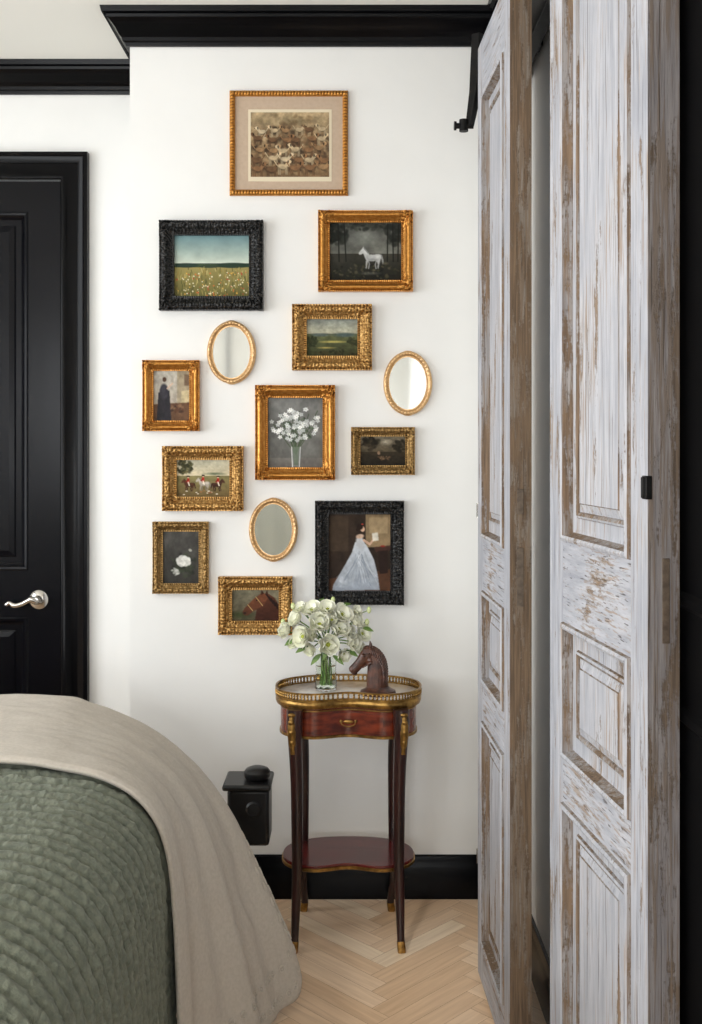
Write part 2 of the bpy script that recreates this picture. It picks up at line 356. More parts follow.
def casing():
    bd=B(); pts=[(x1,0),(x1,2.508),(x0,2.508),(x0,0)]; dirs=[(1,0),(1,1),(-1,1),(-1,0)]
    rows=[[(p[0]+d[0]*o,YR-h,p[1]+d[1]*o) for o,h in cas] for p,d in zip(pts,dirs)]
    bd.grid(rows,0,cv=True); return bd
casing().obj('trim_3',M['black'],smooth=50,label='black moulded casing around the door',**S)
bd=B(); yy0,yy1,zz0,zz1=.2,2.9,.5,2.5
for a_ in((yy0-.08,yy0),(yy1,yy1+.08)): bd.box(XL,XL+.04,a_[0],a_[1],zz0-.08,zz1+.08)
for a_ in((zz0-.08,zz0),(zz1,zz1+.08)): bd.box(XL,XL+.04,yy0,yy1,a_[0],a_[1])
for y_ in(1.1,2.0): bd.box(XL,XL+.03,y_-.015,y_+.015,zz0,zz1)
bd.obj('window_1',M['black'],smooth=0,label='black framed window in the side wall',**S)
def rearframe(xx0,xx1,za,zb,name):
    bd=B()
    for a_ in((xx0-.06,xx0),(xx1,xx1+.06)): bd.box(a_[0],a_[1],YB,YB+.04,za-.06,zb+.06)
    for a_ in((za-.06,za),(zb,zb+.06)): bd.box(xx0,xx1,YB,YB+.04,a_[0],a_[1])
    bd.obj(name,M['softgrey'],smooth=0,label='grey frame around a light behind',**S)
rearframe(-3.05,-1.45,1.2,2.6,'window_2'); rearframe(-.5,.3,1.2,1.8,'fill_light_frame')  # second frame is added around a fill light, no actual window there

# ---------------------------------------------------------------- paintings
def vnoise(h,w,gh,gw):
    g=rng.rand(gh+2,gw+2); y=np.linspace(0,gh,h); x=np.linspace(0,gw,w)
    yi=y.astype(int); xi=x.astype(int); fy=(y-yi)[:,None]; fx=(x-xi)[None]
    fy=fy*fy*(3-2*fy); fx=fx*fx*(3-2*fx)
    a=g[yi][:,xi]; b_=g[yi][:,xi+1]; c=g[yi+1][:,xi]; d=g[yi+1][:,xi+1]
    return (a*(1-fx)+b_*fx)*(1-fy)+(c*(1-fx)+d*fx)*fy
class Pic:
    def __init__(s,x0,y0,x1,y1,res=2.4):
        s.b=(x0,y0,x1,y1); s.w=int((x1-x0)*res); s.h=int((y1-y0)*res)
        s.X,s.Y=np.meshgrid(np.linspace(x0,x1,s.w),np.linspace(y0,y1,s.h)); s.C=np.zeros((s.h,s.w,3))
    def grad(s,c0,c1,ya=None,yb=None):
        ya=s.b[1] if ya is None else ya; yb=s.b[3] if yb is None else yb
        t=np.clip((s.Y-ya)/(yb-ya),0,1)[...,None]; m=((s.Y>=ya)&(s.Y<=yb+.5))[...,None]
        s.C=np.where(m,np.array(c0)*(1-t)+np.array(c1)*t,s.C); return s
    def mix(s,m,c): m=np.clip(m,0,1)[...,None]; s.C=s.C*(1-m)+np.array(c,float)*m; return s
    def ell(s,cx,cy,rx,ry,c,ang=0,soft=.25,a=1):
        t=math.radians(ang); dx=s.X-cx; dy=s.Y-cy; u=(dx*math.cos(t)+dy*math.sin(t))/rx; v=(-dx*math.sin(t)+dy*math.cos(t))/ry
        return s.mix(a*np.clip((1-np.sqrt(u*u+v*v))/soft,0,1),c)
    def line(s,x0,y0,x1,y1,w,c,a=1):
        dx,dy=x1-x0,y1-y0; t=np.clip(((s.X-x0)*dx+(s.Y-y0)*dy)/(dx*dx+dy*dy+1e-9),0,1)
        d=np.hypot(s.X-x0-t*dx,s.Y-y0-t*dy); return s.mix(a*np.clip((w-d)/.5+.5,0,1),c)
    def poly(s,P,c,a=1,sh=None):
        m=np.zeros_like(s.X,bool); n_=len(P)
        for i in range(n_):
            xa,ya=P[i]; xb,yb=P[(i+1)%n_]
            if ya==yb: continue
            cond=((ya>s.Y)!=(yb>s.Y))&(s.X<(xb-xa)*(s.Y-ya)/(yb-ya)+xa); m^=cond
        m=m.astype(float)
        for _ in range(2): m=(m+np.roll(m,1,0)+np.roll(m,-1,0)+np.roll(m,1,1)+np.roll(m,-1,1))/5
        if sh is None: return s.mix(a*m,c)
        ys_=[q[1] for q in P]; t=np.clip((s.Y-min(ys_))/(max(ys_)-min(ys_)),0,1)[...,None]
        col=np.array(c)*(1-t)+np.array(sh)*t; mm=(a*m)[...,None]; s.C=s.C*(1-mm)+col*mm; return s
    def noise(s,amp,g=8,asp=1):
        nz=vnoise(s.h,s.w,int(g),int(g*asp))+.5*vnoise(s.h,s.w,int(g*2.3),int(g*2.3*asp))+.25*vnoise(s.h,s.w,int(g*5),int(g*5*asp))
        s.C=s.C*(1+amp*((nz/1.75-.5)*2)[...,None]); return s
    def dabs(s,n_,box,cols,r0,r1,el=1.6,a=.9,ang=60):
        for i in range(n_):
            x=random.uniform(box[0],box[2]); y=random.uniform(box[1],box[3]); r=random.uniform(r0,r1)
            s.ell(x,y,r*el,r,random.choice(cols),random.uniform(-ang,ang),.5,a)
        return s
    def cloud(s,cx,cy,rx,ry,n_,cols,r0,r1,a=.7):
        for i in range(n_):
            t=random.uniform(0,6.283); q=random.random()**.6; s.ell(cx+rx*q*math.cos(t),cy+ry*q*math.sin(t),random.uniform(r0,r1)*1.4,random.uniform(r0,r1),random.choice(cols),random.uniform(-60,60),.6,a)
        return s
    def make(s,parent,y,name='painting',Sc=303.):
        C=lin(np.clip(s.C,0,255)); h,w=s.h,s.w
        vx=(s.X-CX)/Sc; vz=HC-(s.Y-HY)/Sc
        c=((vx.min()+vx.max())/2,y,(vz.min()+vz.max())/2)
        co=np.stack([vx-c[0],np.zeros_like(vx),vz-c[2]],-1).reshape(-1,3)
        idx=np.arange(h*w).reshape(h,w)
        q=np.stack([idx[:-1,:-1],idx[1:,:-1],idx[1:,1:],idx[:-1,1:]],-1).reshape(-1,4)
        me=bpy.data.meshes.new(name); me.vertices.add(h*w); me.vertices.foreach_set('co',co.ravel())
        me.loops.add(q.size); me.loops.foreach_set('vertex_index',q.ravel()); me.polygons.add(len(q)); me.polygons.foreach_set('loop_start',np.arange(0,q.size,4))
        me.update(calc_edges=True); me.validate()
        at=me.color_attributes.new('Col','FLOAT_COLOR','POINT'); at.data.foreach_set('color',np.concatenate([C.reshape(-1,3),np.ones((h*w,1))],1).astype(np.float32).ravel())
        me.materials.append(M['canvas']); o=bpy.data.objects.new(name,me); COL.objects.link(o); o.parent=parent; o.location=Vector(c)-wloc(parent); return o
HO=[(0.5,4.5),(1.2,5.6),(2.6,5.2),(3.8,4.4),(4.6,6.2),(5.2,8),(6,9.4),(5.8,12),(5.6,15.6),(6.4,15.8),(6.9,12.4),(7.6,10),(10,10.3),(13,10),(14,11),(14.6,12.6),(14.2,15.7),(15.1,15.8),(15.8,12.4),(16.4,10),(17,8),(17.6,9.5),(18.2,12.5),(18.8,12.3),(18.6,9),(17.8,6.6),(16.8,5.4),(14.5,4.9),(11,5.5),(8.4,5.2),(7,3.6),(5.6,1.6),(4.4,.6),(4.1,-.6),(3.4,.5),(2.4,1.8),(1.2,3.2)]
def horse(p,x,y,w,c,flip=1):
    k=w/19; T=lambda a,b_:(x+(a-9.5)*k*flip,y+(b_-7.5)*k); d=[v*.6 for v in c]
    for P in(((7.6,9.5),(8.4,12.5),(7.8,15.5)),((13.6,9.6),(12.8,12.8),(13.3,15.6))):
        for i in(0,1): p.line(*T(*P[i]),*T(*P[i+1]),max(.45,.5*k),d)
    p.poly([T(*q) for q in HO],c,1,[v*.75 for v in c])
    p.ell(*T(11,9.2),5*k,1.4*k,d,0,.8,.6); p.ell(*T(7,7.5),1.6*k,2.2*k,d,0,.9,.35); p.ell(*T(14.5,7),2*k,1.6*k,[min(255,v*1.08) for v in c],0,.9,.5)
    p.line(*T(4.6,.8),*T(7.4,4.2),.5*k,d,.8); p.line(*T(17.2,6),*T(18.5,11.5),.6*k,d,.8)
def rider(p,x,y,k,coat): 
    p.line(x,y-2*k,x,y-6.5*k,1.7*k,coat); p.ell(x,y-9*k,1.4*k,1.6*k,(205,165,135)); p.line(x-1.3*k,y-10.4*k,x+1.3*k,y-10.4*k,.8*k,(20,18,18)); p.line(x,y-2*k,x+1.5*k,y+2.4*k,.9*k,(225,215,195)); p.line(x,y-5.5*k,x-3*k,y-3*k,.8*k,[v*.8 for v in coat])

# frame meshes
def frame(parent,x0,y0,x1,y1,fwpx,depth,style,mat,name='frame',Sc=302.5):
    X0,X1=(x0-CX)/Sc,(x1-CX)/Sc; Z1,Z0=HC-(y0-HY)/Sc,HC-(y1-HY)/Sc; fw=fwpx/Sc; yb=YM-.001
    w=X1-X0; h=Z1-Z0; nv=26
    def bump(a): return max(0,math.cos(a))**.8
    def prof(v):
        if style=='thin': return depth*(.75+.25*math.sin(math.pi*v))
        if style=='smooth':
            if v<.10: return depth*.80
            if v<.62: return depth*(.72+.28*math.sin(math.pi*(v-.10)/.52))
            if v<.85: return depth*(.72-.26*(v-.62)/.23)
            return depth*.50
        if v<.12: return depth*.78
        if v<.55: return depth*(.82+.18*math.sin(math.pi*(v-.12)/.43))
        if v<.86: return depth*(.80-.34*math.sin(math.pi*.5*(v-.55)/.31))
        return depth*.50
    def orn(q,v,ax,az):
        n1_=mn.noise(Vector((ax*150,az*150,v*3))); n2_=mn.noise(Vector((ax*320,az*320,5)))
        cq=math.exp(-(q/(fw*1.1))**2)
        if style=='thin': return depth*.12*math.sin(2*math.pi*q/.010)*(1 if .2<v<.8 else .2)
        if style=='smooth':
            r=.012*depth*n1_
            r+=depth*.20*cq*(1+1.3*n1_+.9*n2_)
            if v<.10 or .86<v: r+=depth*.05*math.sin(2*math.pi*q/.007)
            return r
        amp=.20 if style=='carved' else .13
        r=0
        if .10<v<.60:
            b1_=bump(2*math.pi*q/.021)*math.sin(math.pi*(v-.10)/.5); b2_=bump(2*math.pi*q/.021+math.pi)*abs(math.sin(2*math.pi*(v-.10)/.5))
            r=depth*amp*(b1_*.9+b2_*.6-.45+.55*n1_+.35*n2_)
        elif .60<=v<.84: r=depth*amp*(.45*n1_+.3*n2_+(.5*bump(2*math.pi*q/.012) if style=='carved' else .1))
        elif v>=.84: r=depth*.05*math.sin(2*math.pi*q/.0075)
        else: r=depth*.05*math.sin(2*math.pi*q/.0095)
        r+=depth*.14*cq*(1+1.4*n1_)
        return r
    bd=B()
    for sd in range(4):
        Lg=w if sd%2==0 else h; na=max(12,int(Lg/.0019)); rows=[]
        for i in range(na+1):
            row=[]
            for j in range(-1,nv+2):
                v=min(max(j/nv,0),1); d=v*fw; pos=d+(i/na)*(Lg-2*d)
                q=Lg/2-abs(pos-Lg/2)
                if sd==0: ax,az=X0+pos,Z0+d
                elif sd==1: ax,az=X1-d,Z0+pos
                elif sd==2: ax,az=X1-pos,Z1-d
                else: ax,az=X0+d,Z1-pos
                hh=prof(v)+orn(q,v,ax,az)
                if j==-1: hh=0
                if j==nv+1: hh=.004
                row.append((ax,yb-max(hh,0),az))
            rows.append(row)
        bd.grid(rows)
    bd.obj(name,mat,parent,smooth=70)
def art(box,fw,depth,style,mat,label):
    x0,y0,x1,y1=box; e=empty('framed_painting',((x0+x1)/2/302.5-CX/302.5,YM,HC-(y1-HY)/302.5),label,'picture frame',group=None)
    frame(e,x0,y0,x1,y1,fw,depth,style,mat)
    B().box((x0+2-CX)/302.5,(x1-2-CX)/302.5,YM-.006,YM-.0015,HC-(y1-2-HY)/302.5,HC-(y0+2-HY)/302.5).obj('backing_board',M['mattress'],e,smooth=0)
    p=Pic(x0+fw-1.5,y0+fw-1.5,x1-fw+1.5,y1-fw+1.5); return e,p
e=empty('framed_print',((288-CX)/302.5,YM,HC-(194-HY)/302.5),'sepia animal print with taupe mat in thin gilt frame','picture frame')
frame(e,229,89,348,194,5.5,.018,'thin',M['goldB'])
B().box((232-CX)/303,(345-CX)/303,YM-.009,YM-.003,HC-(191-HY)/303,HC-(92-HY)/303).obj('mat',M['mat'],e,smooth=0,label='taupe mat board')
B().box((247.5-CX)/303,(331.5-CX)/303,YM-.0100,YM-.0088,HC-(179.5-HY)/303,HC-(107-HY)/303).obj('paper_margin',M['paper'],e,smooth=0)
p=Pic(250,110,329,175,3); p.grad((168,146,112),(118,94,68)).noise(.3,7)
p.cloud(290,147,42,27,260,[(90,70,50),(66,49,36),(122,96,68),(150,124,92),(50,38,28)],1.5,4,.6)
def hound(x,y,k,c,f):
    d=[v*.4 for v in c]
    p.ell(x,y+.6*k,5.4*k,3.2*k,d,8*f,.5,.8); p.ell(x,y,4.6*k,2.5*k,c,8*f,.35,.95); p.line(x+3*k*f,y-1*k,x+5*k*f,y-3.4*k,1.3*k,c); p.ell(x+5.6*k*f,y-4*k,2.1*k,1.6*k,[min(255,v*1.1) for v in c],20*f,.35)
    p.ell(x+4.4*k*f,y-3.6*k,.8*k,1.7*k,d,10*f,.4); p.ell(x+7.4*k*f,y-3.4*k,.6*k,.5*k,(30,22,18),0,.4)
    for lx in(-3.2,-2,2.4,3.4): p.line(x+lx*k,y+1.5*k,x+lx*k+.4*f,y+6*k,.45*k,[v*.8 for v in c])
    p.line(x-4.2*k*f,y-1*k,x-6.4*k*f,y-4.4*k,.4*k,c)
for row in range(5):
    for j in range(6):
        hound(259+j*12.5+random.uniform(-3,3),128+row*9.5+random.uniform(-2,2),1.0+.07*row,random.choice([(184,162,128),(150,118,84),(108,80,56),(196,176,144),(132,98,68)]),random.choice([1,-1]))
p.cloud(290,118,38,5,40,[(150,132,100),(120,100,72)],2,4,.6); p.noise(.2,22); p.make(e,YM-.0106,'print')
# meadow
e,p=art((159,220,263,310),14.5,.034,'carved',M['blackframe'],'flower meadow landscape in black carved frame')
p.grad((104,134,138),(196,204,188),234,262).noise(.05,4).grad((58,74,56),(70,78,48),262,266).grad((150,138,84),(92,88,48),266,296).noise(.1,6)
p.ell(185,264,14,2.6,(44,60,50)).ell(232,264,20,3,(40,56,44)).ell(208,265,12,1.8,(52,66,50))
for i in range(200):
    x=random.uniform(173,250); y=random.uniform(268,296); p.line(x,y,x+random.uniform(-1,1),y-random.uniform(2,5),.35,random.choice([(176,160,96),(120,116,60),(64,66,34),(150,120,60),(206,188,130)]),.7)
p.dabs(110,(174,271,249,295),[(206,110,60),(180,60,44),(236,226,200),(222,170,80),(236,226,200)],.6,1.1,1,.9); p.make(e,YM-.008)
# white horse
e,p=art((318,210,413,291),11.5,.03,'smooth',M['goldB'],'white horse in dark woodland painting in bright gold frame')
p.grad((74,74,70),(104,104,96),220,252).grad((56,54,46),(22,22,18),252,282).noise(.2,6)
p.ell(366,236,18,12,(134,136,128),0,1,.8)
p.cloud(337,232,10,12,60,[(30,32,28),(44,46,40),(22,24,20)],2,4,.7).cloud(396,232,10,12,60,[(32,34,30),(50,52,46),(24,26,22)],2,4,.7).cloud(366,224,24,4,60,[(42,44,38),(30,32,28),(60,62,54)],1.5,3,.7)
for x in(338,344,388,393,399): p.line(x,222,x+random.uniform(-1,2),260,.7,(24,24,20),.8)
p.cloud(366,272,36,9,110,[(40,42,28),(66,62,44),(20,20,16),(90,84,62)],.8,2.2,.6)
horse(p,371,256,26,(202,202,198),1); p.ell(370,272,13,2.4,(110,110,102),0,.9,.5).ell(386,262,4,2,(80,76,60),0,.8); p.noise(.12,20); p.make(e,YM-.008)
# valley
e,p=art((292,304,372,370),14.5,.034,'leaf',M['goldA'],'green valley landscape in wide ornate gold frame')
p.grad((122,128,122),(178,174,150),317,333).noise(.1,4).grad((96,100,66),(50,52,32),333,357).noise(.15,7)
p.ell(345,334,16,3,(76,88,84),0,.6).ell(320,334,14,2.4,(86,96,90),0,.6).ell(333,341,18,1.6,(186,172,96),0,.9).cloud(312,340,5,6,40,[(40,46,30),(56,60,38)],1,2.4).cloud(353,341,6,4,40,[(46,50,32),(64,64,40)],1,2.2).ell(326,347,12,1.2,(170,152,84),0,.9).cloud(336,353,22,3,40,[(36,36,22),(60,54,32)],1,2)
p.noise(.14,20); p.make(e,YM-.008)
# interior figure
e,p=art((142,360,199,431),10.5,.028,'smooth',M['goldB'],'figures in an interior painting in small gold frame')
p.grad((182,176,164),(150,138,122)).noise(.1,6)
p.poly([(176,370),(190,370),(190,408),(176,408)],(156,142,118)).poly([(180,391),(190,389),(190,421),(180,421)],(190,174,138)).poly([(183,374),(189,374),(189,385),(183,385)],(110,90,72))
p.poly([(152,404),(190,402),(190,422),(152,422)],(98,72,54)).poly([(157,392),(168,390),(170,421),(155,421)],(46,44,48)).ell(162.5,391,5,9,(58,56,62),0,.3).ell(163,379,2.4,3,(78,56,44),0,.4).line(166,388,171,383,.9,(190,164,144)).cloud(176,409,6,5,30,[(60,44,36),(90,60,44),(130,100,76)],1,2.2).noise(.18,14); p.make(e,YM-.008)
# bouquet
e,p=art((255,385,335,480),12.5,.032,'smooth',M['goldB'],'still life of white blossoms in glass vase, gold frame')
p.grad((116,116,113),(92,90,85)).noise(.2,5).ell(300,435,36,34,(140,139,134),0,1,.4)
p.grad((112,108,103),(90,86,80),458,472).noise(.1,8)
for a_ in range(14): p.line(295,454,274+a_*3.2+random.uniform(-2,2),416+random.uniform(-6,14),.4,(66,80,56),.8)
p.cloud(295,428,20,14,80,[(64,78,58),(92,104,82),(48,58,44)],.8,2,.7)
for i in range(80):
    a_=random.uniform(0,6.28); r_=random.random()**.55; x=295+25*r_*math.cos(a_); y=424+17*r_*math.sin(a_)
    cc=random.choice([(232,232,228),(206,208,206),(244,243,240),(186,188,186)])
    for k in range(5): 
        t=k*1.257+i; p.ell(x+1.3*math.cos(t),y+1.1*math.sin(t),1.5,1.0,cc,math.degrees(t),.5,.9)
    p.ell(x,y,.5,.5,(140,140,96),0,.5)
p.poly([(291,447),(300,447),(299,467),(292,467)],(140,144,140),.6).line(291,447,292,467,.35,(225,225,222)).line(300,447,299,467,.35,(200,202,200)).ell(295.5,468,7,1.2,(60,58,54),0,.8)
for k in range(4): p.line(293+k*1.6,446,294+k*1.1,465,.35,(84,102,74),.8)
p.noise(.08,20); p.make(e,YM-.008)
# dark countryside
e,p=art((351,427,415,475),9.5,.026,'leaf',M['goldC'],'dark brown countryside painting in narrow antique gold frame')
p.grad((112,104,88),(78,68,52),434,452).grad((52,44,32),(28,24,18),452,467).noise(.2,6)
p.cloud(371,443,9,7,50,[(36,32,22),(52,44,32),(26,22,16)],1,3).cloud(400,446,7,6,40,[(44,38,28),(30,26,18)],1,2.6).ell(386,442,8,4,(168,158,138),0,.9,.8).cloud(384,458,7,2,20,[(124,98,72),(90,68,48)],.8,1.6).ell(379,453,2,2.4,(140,112,88),0,.5).noise(.2,18); p.make(e,YM-.008)
# hunt
e,p=art((162,446,243,511),14,.034,'leaf',M['goldA'],'riders in red coats hunting scene in ornate gold frame')
p.grad((186,182,160),(206,192,160),459,476).grad((128,120,80),(104,86,54),476,497).noise(.1,6)
p.cloud(183,467,8,7,70,[(62,62,40),(92,86,56),(46,46,30)],1,2.4,.7).ell(214,474,14,2,(104,110,86),0,.8)
for x,y,w_,c,cc in((187,485,15,(92,56,38),(170,50,38)),(202,484,16,(204,192,176),(176,50,38)),(217,485,15,(74,46,34),(176,46,34))):
    horse(p,x,y,w_,c,random.choice([1,-1])); rider(p,x,y-1,.72,cc)
p.dabs(14,(180,491,226,495),[(222,210,190),(150,100,66)],.6,.9,2,.9,10).noise(.12,20); p.make(e,YM-.008)
# white bloom
e,p=art((152,522,208,594),10,.026,'leaf',M['goldC'],'white bloom on dark ground in narrow antique frame')
p.grad((78,76,72),(54,52,48)).noise(.25,5); p.cloud(182,566,13,12,50,[(46,52,40),(66,72,56),(34,36,30)],1.5,4,.6)
for k in range(30):
    a_=k*2.4; q=6.5*math.sqrt(k/30); p.ell(182+q*1.1*math.cos(a_),562+q*.8*math.sin(a_),3,1.8,[v-((k*37)%50) for v in (240,238,230)],math.degrees(a_)+90,.6,.9)
p.cloud(174,573,5,3,12,[(210,208,200),(150,150,142)],1,2.4).ell(189,551,2.4,1.8,(160,160,148),30,.5).noise(.1,20); p.make(e,YM-.008)
# woman in gown, seated in profile
e,p=art((315,501,404,605),13.5,.036,'carved',M['blackframe'],'woman in pale gown reading by a mirror, black carved frame')
p.grad((54,42,33),(42,33,28)).noise(.3,6)
p.poly([(330,516),(348,516),(348,552),(330,552)],(72,58,45),.7).poly([(366,515),(391,515),(391,548),(366,548)],(140,118,88)).poly([(369,518),(388,518),(388,534),(369,534)],(176,152,116),.7).poly([(328,580),(391,570),(391,593),(328,593)],(84,56,40)).noise(.15,8)
p.poly([(374,548),(391,546),(391,551),(376,553)],(70,46,38)).poly([(378,552),(388,551),(388,574),(380,575)],(40,28,24))
gown=[(355,543),(363,541),(368,548),(374,560),(378,576),(380,591),(332,592),(333,586),(339,576),(346,564),(352,553)]
p.poly(gown,(196,200,205),1,(150,156,166))
import colorsys
for k in range(46):
    t=random.random(); xa=356+8*random.random(); xb=334+44*random.random(); y0_=552+random.random()*14
    p.line(xa+(xb-xa)*.1,y0_,xa+(xb-xa)*.95,y0_+(590-y0_)*random.uniform(.5,.97),random.uniform(.35,.8),random.choice([(214,217,221),(138,145,156),(186,191,198),(120,128,140)]),.32)
p.cloud(343,582,9,7,22,[(196,200,206),(160,167,176)],1.4,2.8,.4)
p.ell(360,543,5,8,(186,187,190),-8,.4).ell(360,537,5,2.8,(204,172,148),-8,.4).ell(362.5,529.5,2.8,3.6,(202,164,138),-15,.35).ell(360,527.5,3.8,3.6,(36,25,20),-20,.35).ell(357.4,530,1.8,2,(36,25,20),0,.4)
p.line(364,541,370,545,1.2,(198,162,138)).line(370,545,374,540,1.0,(198,162,138)).poly([(372,534),(378,533),(379,541),(373,542)],(218,212,198),.9).ell(362.5,524.8,1.5,.9,(170,60,46),0,.5).ell(383,547,3.2,1.4,(136,46,36),0,.6).noise(.12,20); p.make(e,YM-.008)
# horse head study
e,p=art((218,577,292,635),13.5,.032,'leaf',M['goldA'],'brown horse head study in ornate gold frame')
p.grad((124,118,98),(78,72,54)).noise(.2,5).ell(240,616,16,5,(60,66,40),0,.8)
c=(84,48,33); p.poly([(254,623),(256,610),(259,602),(263,596),(268,595),(274,599),(279,607),(279,623)],c,1,(58,32,24))
p.poly([(257,597),(261,594),(266,595),(267,600),(264,605),(259,609),(252,613),(247,617),(243,616.5),(241.5,613.5),(244,609),(249,604),(253,600)],(118,70,46),1,(78,46,32)).poly([(260,596),(261,590.5),(263.5,595)],(60,34,24)).poly([(264,596),(266.5,591),(268,597)],(60,34,24))
for k in range(5): p.line(266+k*2.4,596+k*2,270+k*2.2,602+k*2.5,.7,(30,20,16),.8)
p.ell(244,614.5,1.8,1.5,(44,28,24),0,.5).ell(256,601.5,.9,.8,(14,10,8),0,.4).line(247,606,252,612,.4,(190,160,104),.9).line(255,598,262,607,.4,(190,160,104),.9).noise(.15,16); p.make(e,YM-.008)

def mirror(cx,cy,rx,ry,label):
    Sc=302.; X=(cx-CX)/Sc; Z=HC-(cy-HY)/Sc; RX=rx/Sc; RY=ry/Sc; fw=5.8/Sc
    e=empty('oval_mirror',(X,YM,Z-RY),label,'mirror',group='small oval gilt mirrors on the gallery wall')
    rows=[]; na=420; nv=16
    for i in range(na):
        a=2*math.pi*i/na; row=[]
        for j in range(-1,nv+2):
            v=min(max(j/nv,0),1); d=v*fw; hh=.012+.007*math.sin(math.pi*min(1,v/.75))
            n_=mn.noise(Vector((math.cos(a)*22,math.sin(a)*22,v*5+cx)))
            if .15<v<.7: hh+=.0010*math.sin(a*44)*math.sin(math.pi*(v-.15)/.55)+.0012*n_
            if v>.78: hh+=.0007*math.sin(a*90)
            if j==-1: hh=0
            if j==nv+1: hh=.003
            ex=.0022*(math.exp(-((math.sin(a)**2-1)/.03)**2)) if v<.3 else 0
            row.append((X+(RX-d+ex)*math.cos(a),YM-.001-hh,Z+(RY-d+ex)*math.sin(a)))
        rows.append(row)
    bd=B(); bd.grid(rows,cu=True); bd.obj('frame',M['goldD'],e,smooth=60)
    bd=B(); bd.lathe((X,YM-.002,Z),[(0,.0),(1,.0),(1,.006),(0,.006)],64,sx=RX-fw*.8,sy=RY-fw*.8,axis='y'); bd.obj('mirror_glass',M['mirror'],e,smooth=30)
mirror(231,352,24.5,31.5,'small oval mirror in pale gold beaded frame')
mirror(408,383,24.5,32,'small oval mirror in pale gold beaded frame')
mirror(273,530,24.5,31.5,'small oval mirror in pale gold beaded frame')

# ---------------------------------------------------------------- table
tx,ty=-.008,3.268
te=empty('side_table',(tx,ty,0),'kidney-shaped mahogany side table with marble top and brass gallery','side table')
def outline(a,b_,dip=.05,n_=160,yo=0):
    out=[]
    for i in range(n_):
        t=2*math.pi*i/n_; c=math.cos(t); s_=math.sin(t)
        x=a*math.copysign(abs(c)**.92,c); y=b_*math.copysign(abs(s_)**.8,s_)
        if s_<0: y+=dip*math.exp(-(x/(a*.40))**2)*min(1,-s_*2)
        out.append((tx+x,ty+y+yo))
    return out
def slab(bd,a,b_,loops,mi=0,dip=.05):
    rows=[[ (x,y,z) for x,y in outline(a+o,b_+o,dip)] for o,z in loops]
    bd.grid(rows,mi,cv=True); k=160; o0=len(bd.v)-k*len(loops)
    bd.f.append(tuple(range(o0,o0+k))); bd.m.append(mi); o1=len(bd.v)-k; bd.f.append(tuple(range(o1,o1+k))); bd.m.append(mi)
A,Bd=.226,.152
bd=B(); slab(bd,A,Bd,[(-.010,.712),(-.003,.714),(0,.722),(0,.728),(-.004,.735)]); bd.obj('table_top_rim',M['brass'],te,smooth=40)
bd=B(); slab(bd,A-.006,Bd-.006,[(0,.730),(0,.7375),(-.001,.738)]); bd.obj('marble_top',M['marble'],te,smooth=30,label='white marble top')
bd=B()
ol=outline(A-.002,Bd-.002,n_=160)
for za,zb in((.735,.742),(.756,.7615)):
    rows=[]
    for (x,y) in ol:
        d=Vector((x-tx,y-ty)).normalized()*.003
        rows.append([(x-d.x,y-d.y,za),(x+d.x,y+d.y,za),(x+d.x,y+d.y,zb),(x-d.x,y-d.y,zb)])
    bd.grid(rows,0,cu=True,cv=True)
for (x,y) in outline(A-.002,Bd-.002,n_=104):
    bd.tube([(x,y,.741),(x,y,.745),(x,y,.749),(x,y,.753),(x,y,.757)],[.0022,.0042,.0024,.0042,.0022],6)
bd.obj('gallery_rail',M['brass'],te,smooth=40,label='pierced brass gallery rail')
AI=.016
bd=B(); slab(bd,A-AI,Bd-AI,[(0,.625),(0,.713)]); bd.obj('apron',M['mahog'],te,smooth=30)
bd=B(); slab(bd,A-AI+.0015,Bd-AI+.0015,[(0,.621),(.002,.622),(.002,.629),(0,.630)]); slab(bd,A-AI+.0015,Bd-AI+.0015,[(0,.703),(.0012,.704),(.0012,.707),(0,.708)]); bd.obj('brass_banding',M['brass'],te,smooth=30)
def frontcurve(xa,xb,off,n_=24):
    full=outline(A-AI+off,Bd-AI+off,n_=720); pts=[p for p in full if p[1]<ty and tx+xa<=p[0]<=tx+xb]; pts.sort(); return pts
dr=empty('drawer',(0,0,0)); dr.parent=te; dr.location=(0,-Bd+.03,.66)
bd=B(); o1=frontcurve(-.105,.105,.003); o0=frontcurve(-.105,.105,-.004); k=min(len(o0),len(o1))
rows=[[(o0[i][0],o0[i][1],.638),(o1[i][0],o1[i][1],.638),(o1[i][0],o1[i][1],.696),(o0[i][0],o0[i][1],.696)] for i in range(k)]
bd.grid(rows,cv=True); bd.obj('drawer_front',M['mahog'],dr,smooth=30)
yf=min(p[1] for p in o1 if abs(p[0]-tx)<.02)
bd=B(); bd.tube(cr([(tx-.022,yf-.007,.670),(tx-.018,yf-.010,.662),(tx,yf-.012,.657),(tx+.018,yf-.010,.662),(tx+.022,yf-.007,.670)],5),.0018,8)
for sx in(-.022,.022): bd.ell((tx+sx,yf-.004,.671),.005,.004,.005)
bd.ell((tx,yf-.0025,.669),.016,.0025,.006); bd.obj('handle',M['brass'],dr,label='brass drop handle')
bd=B(); slab(bd,.203,.134,[(0,.222),(0,.238),(-.002,.240)],dip=.045); bd.obj('lower_shelf',M['shelfwood'],te,smooth=30)
bd=B(); slab(bd,.2045,.1355,[(0,.2215),(.002,.223),(.002,.231),(0,.232)],dip=.045); bd.obj('shelf_edging',M['brass'],te,smooth=30)
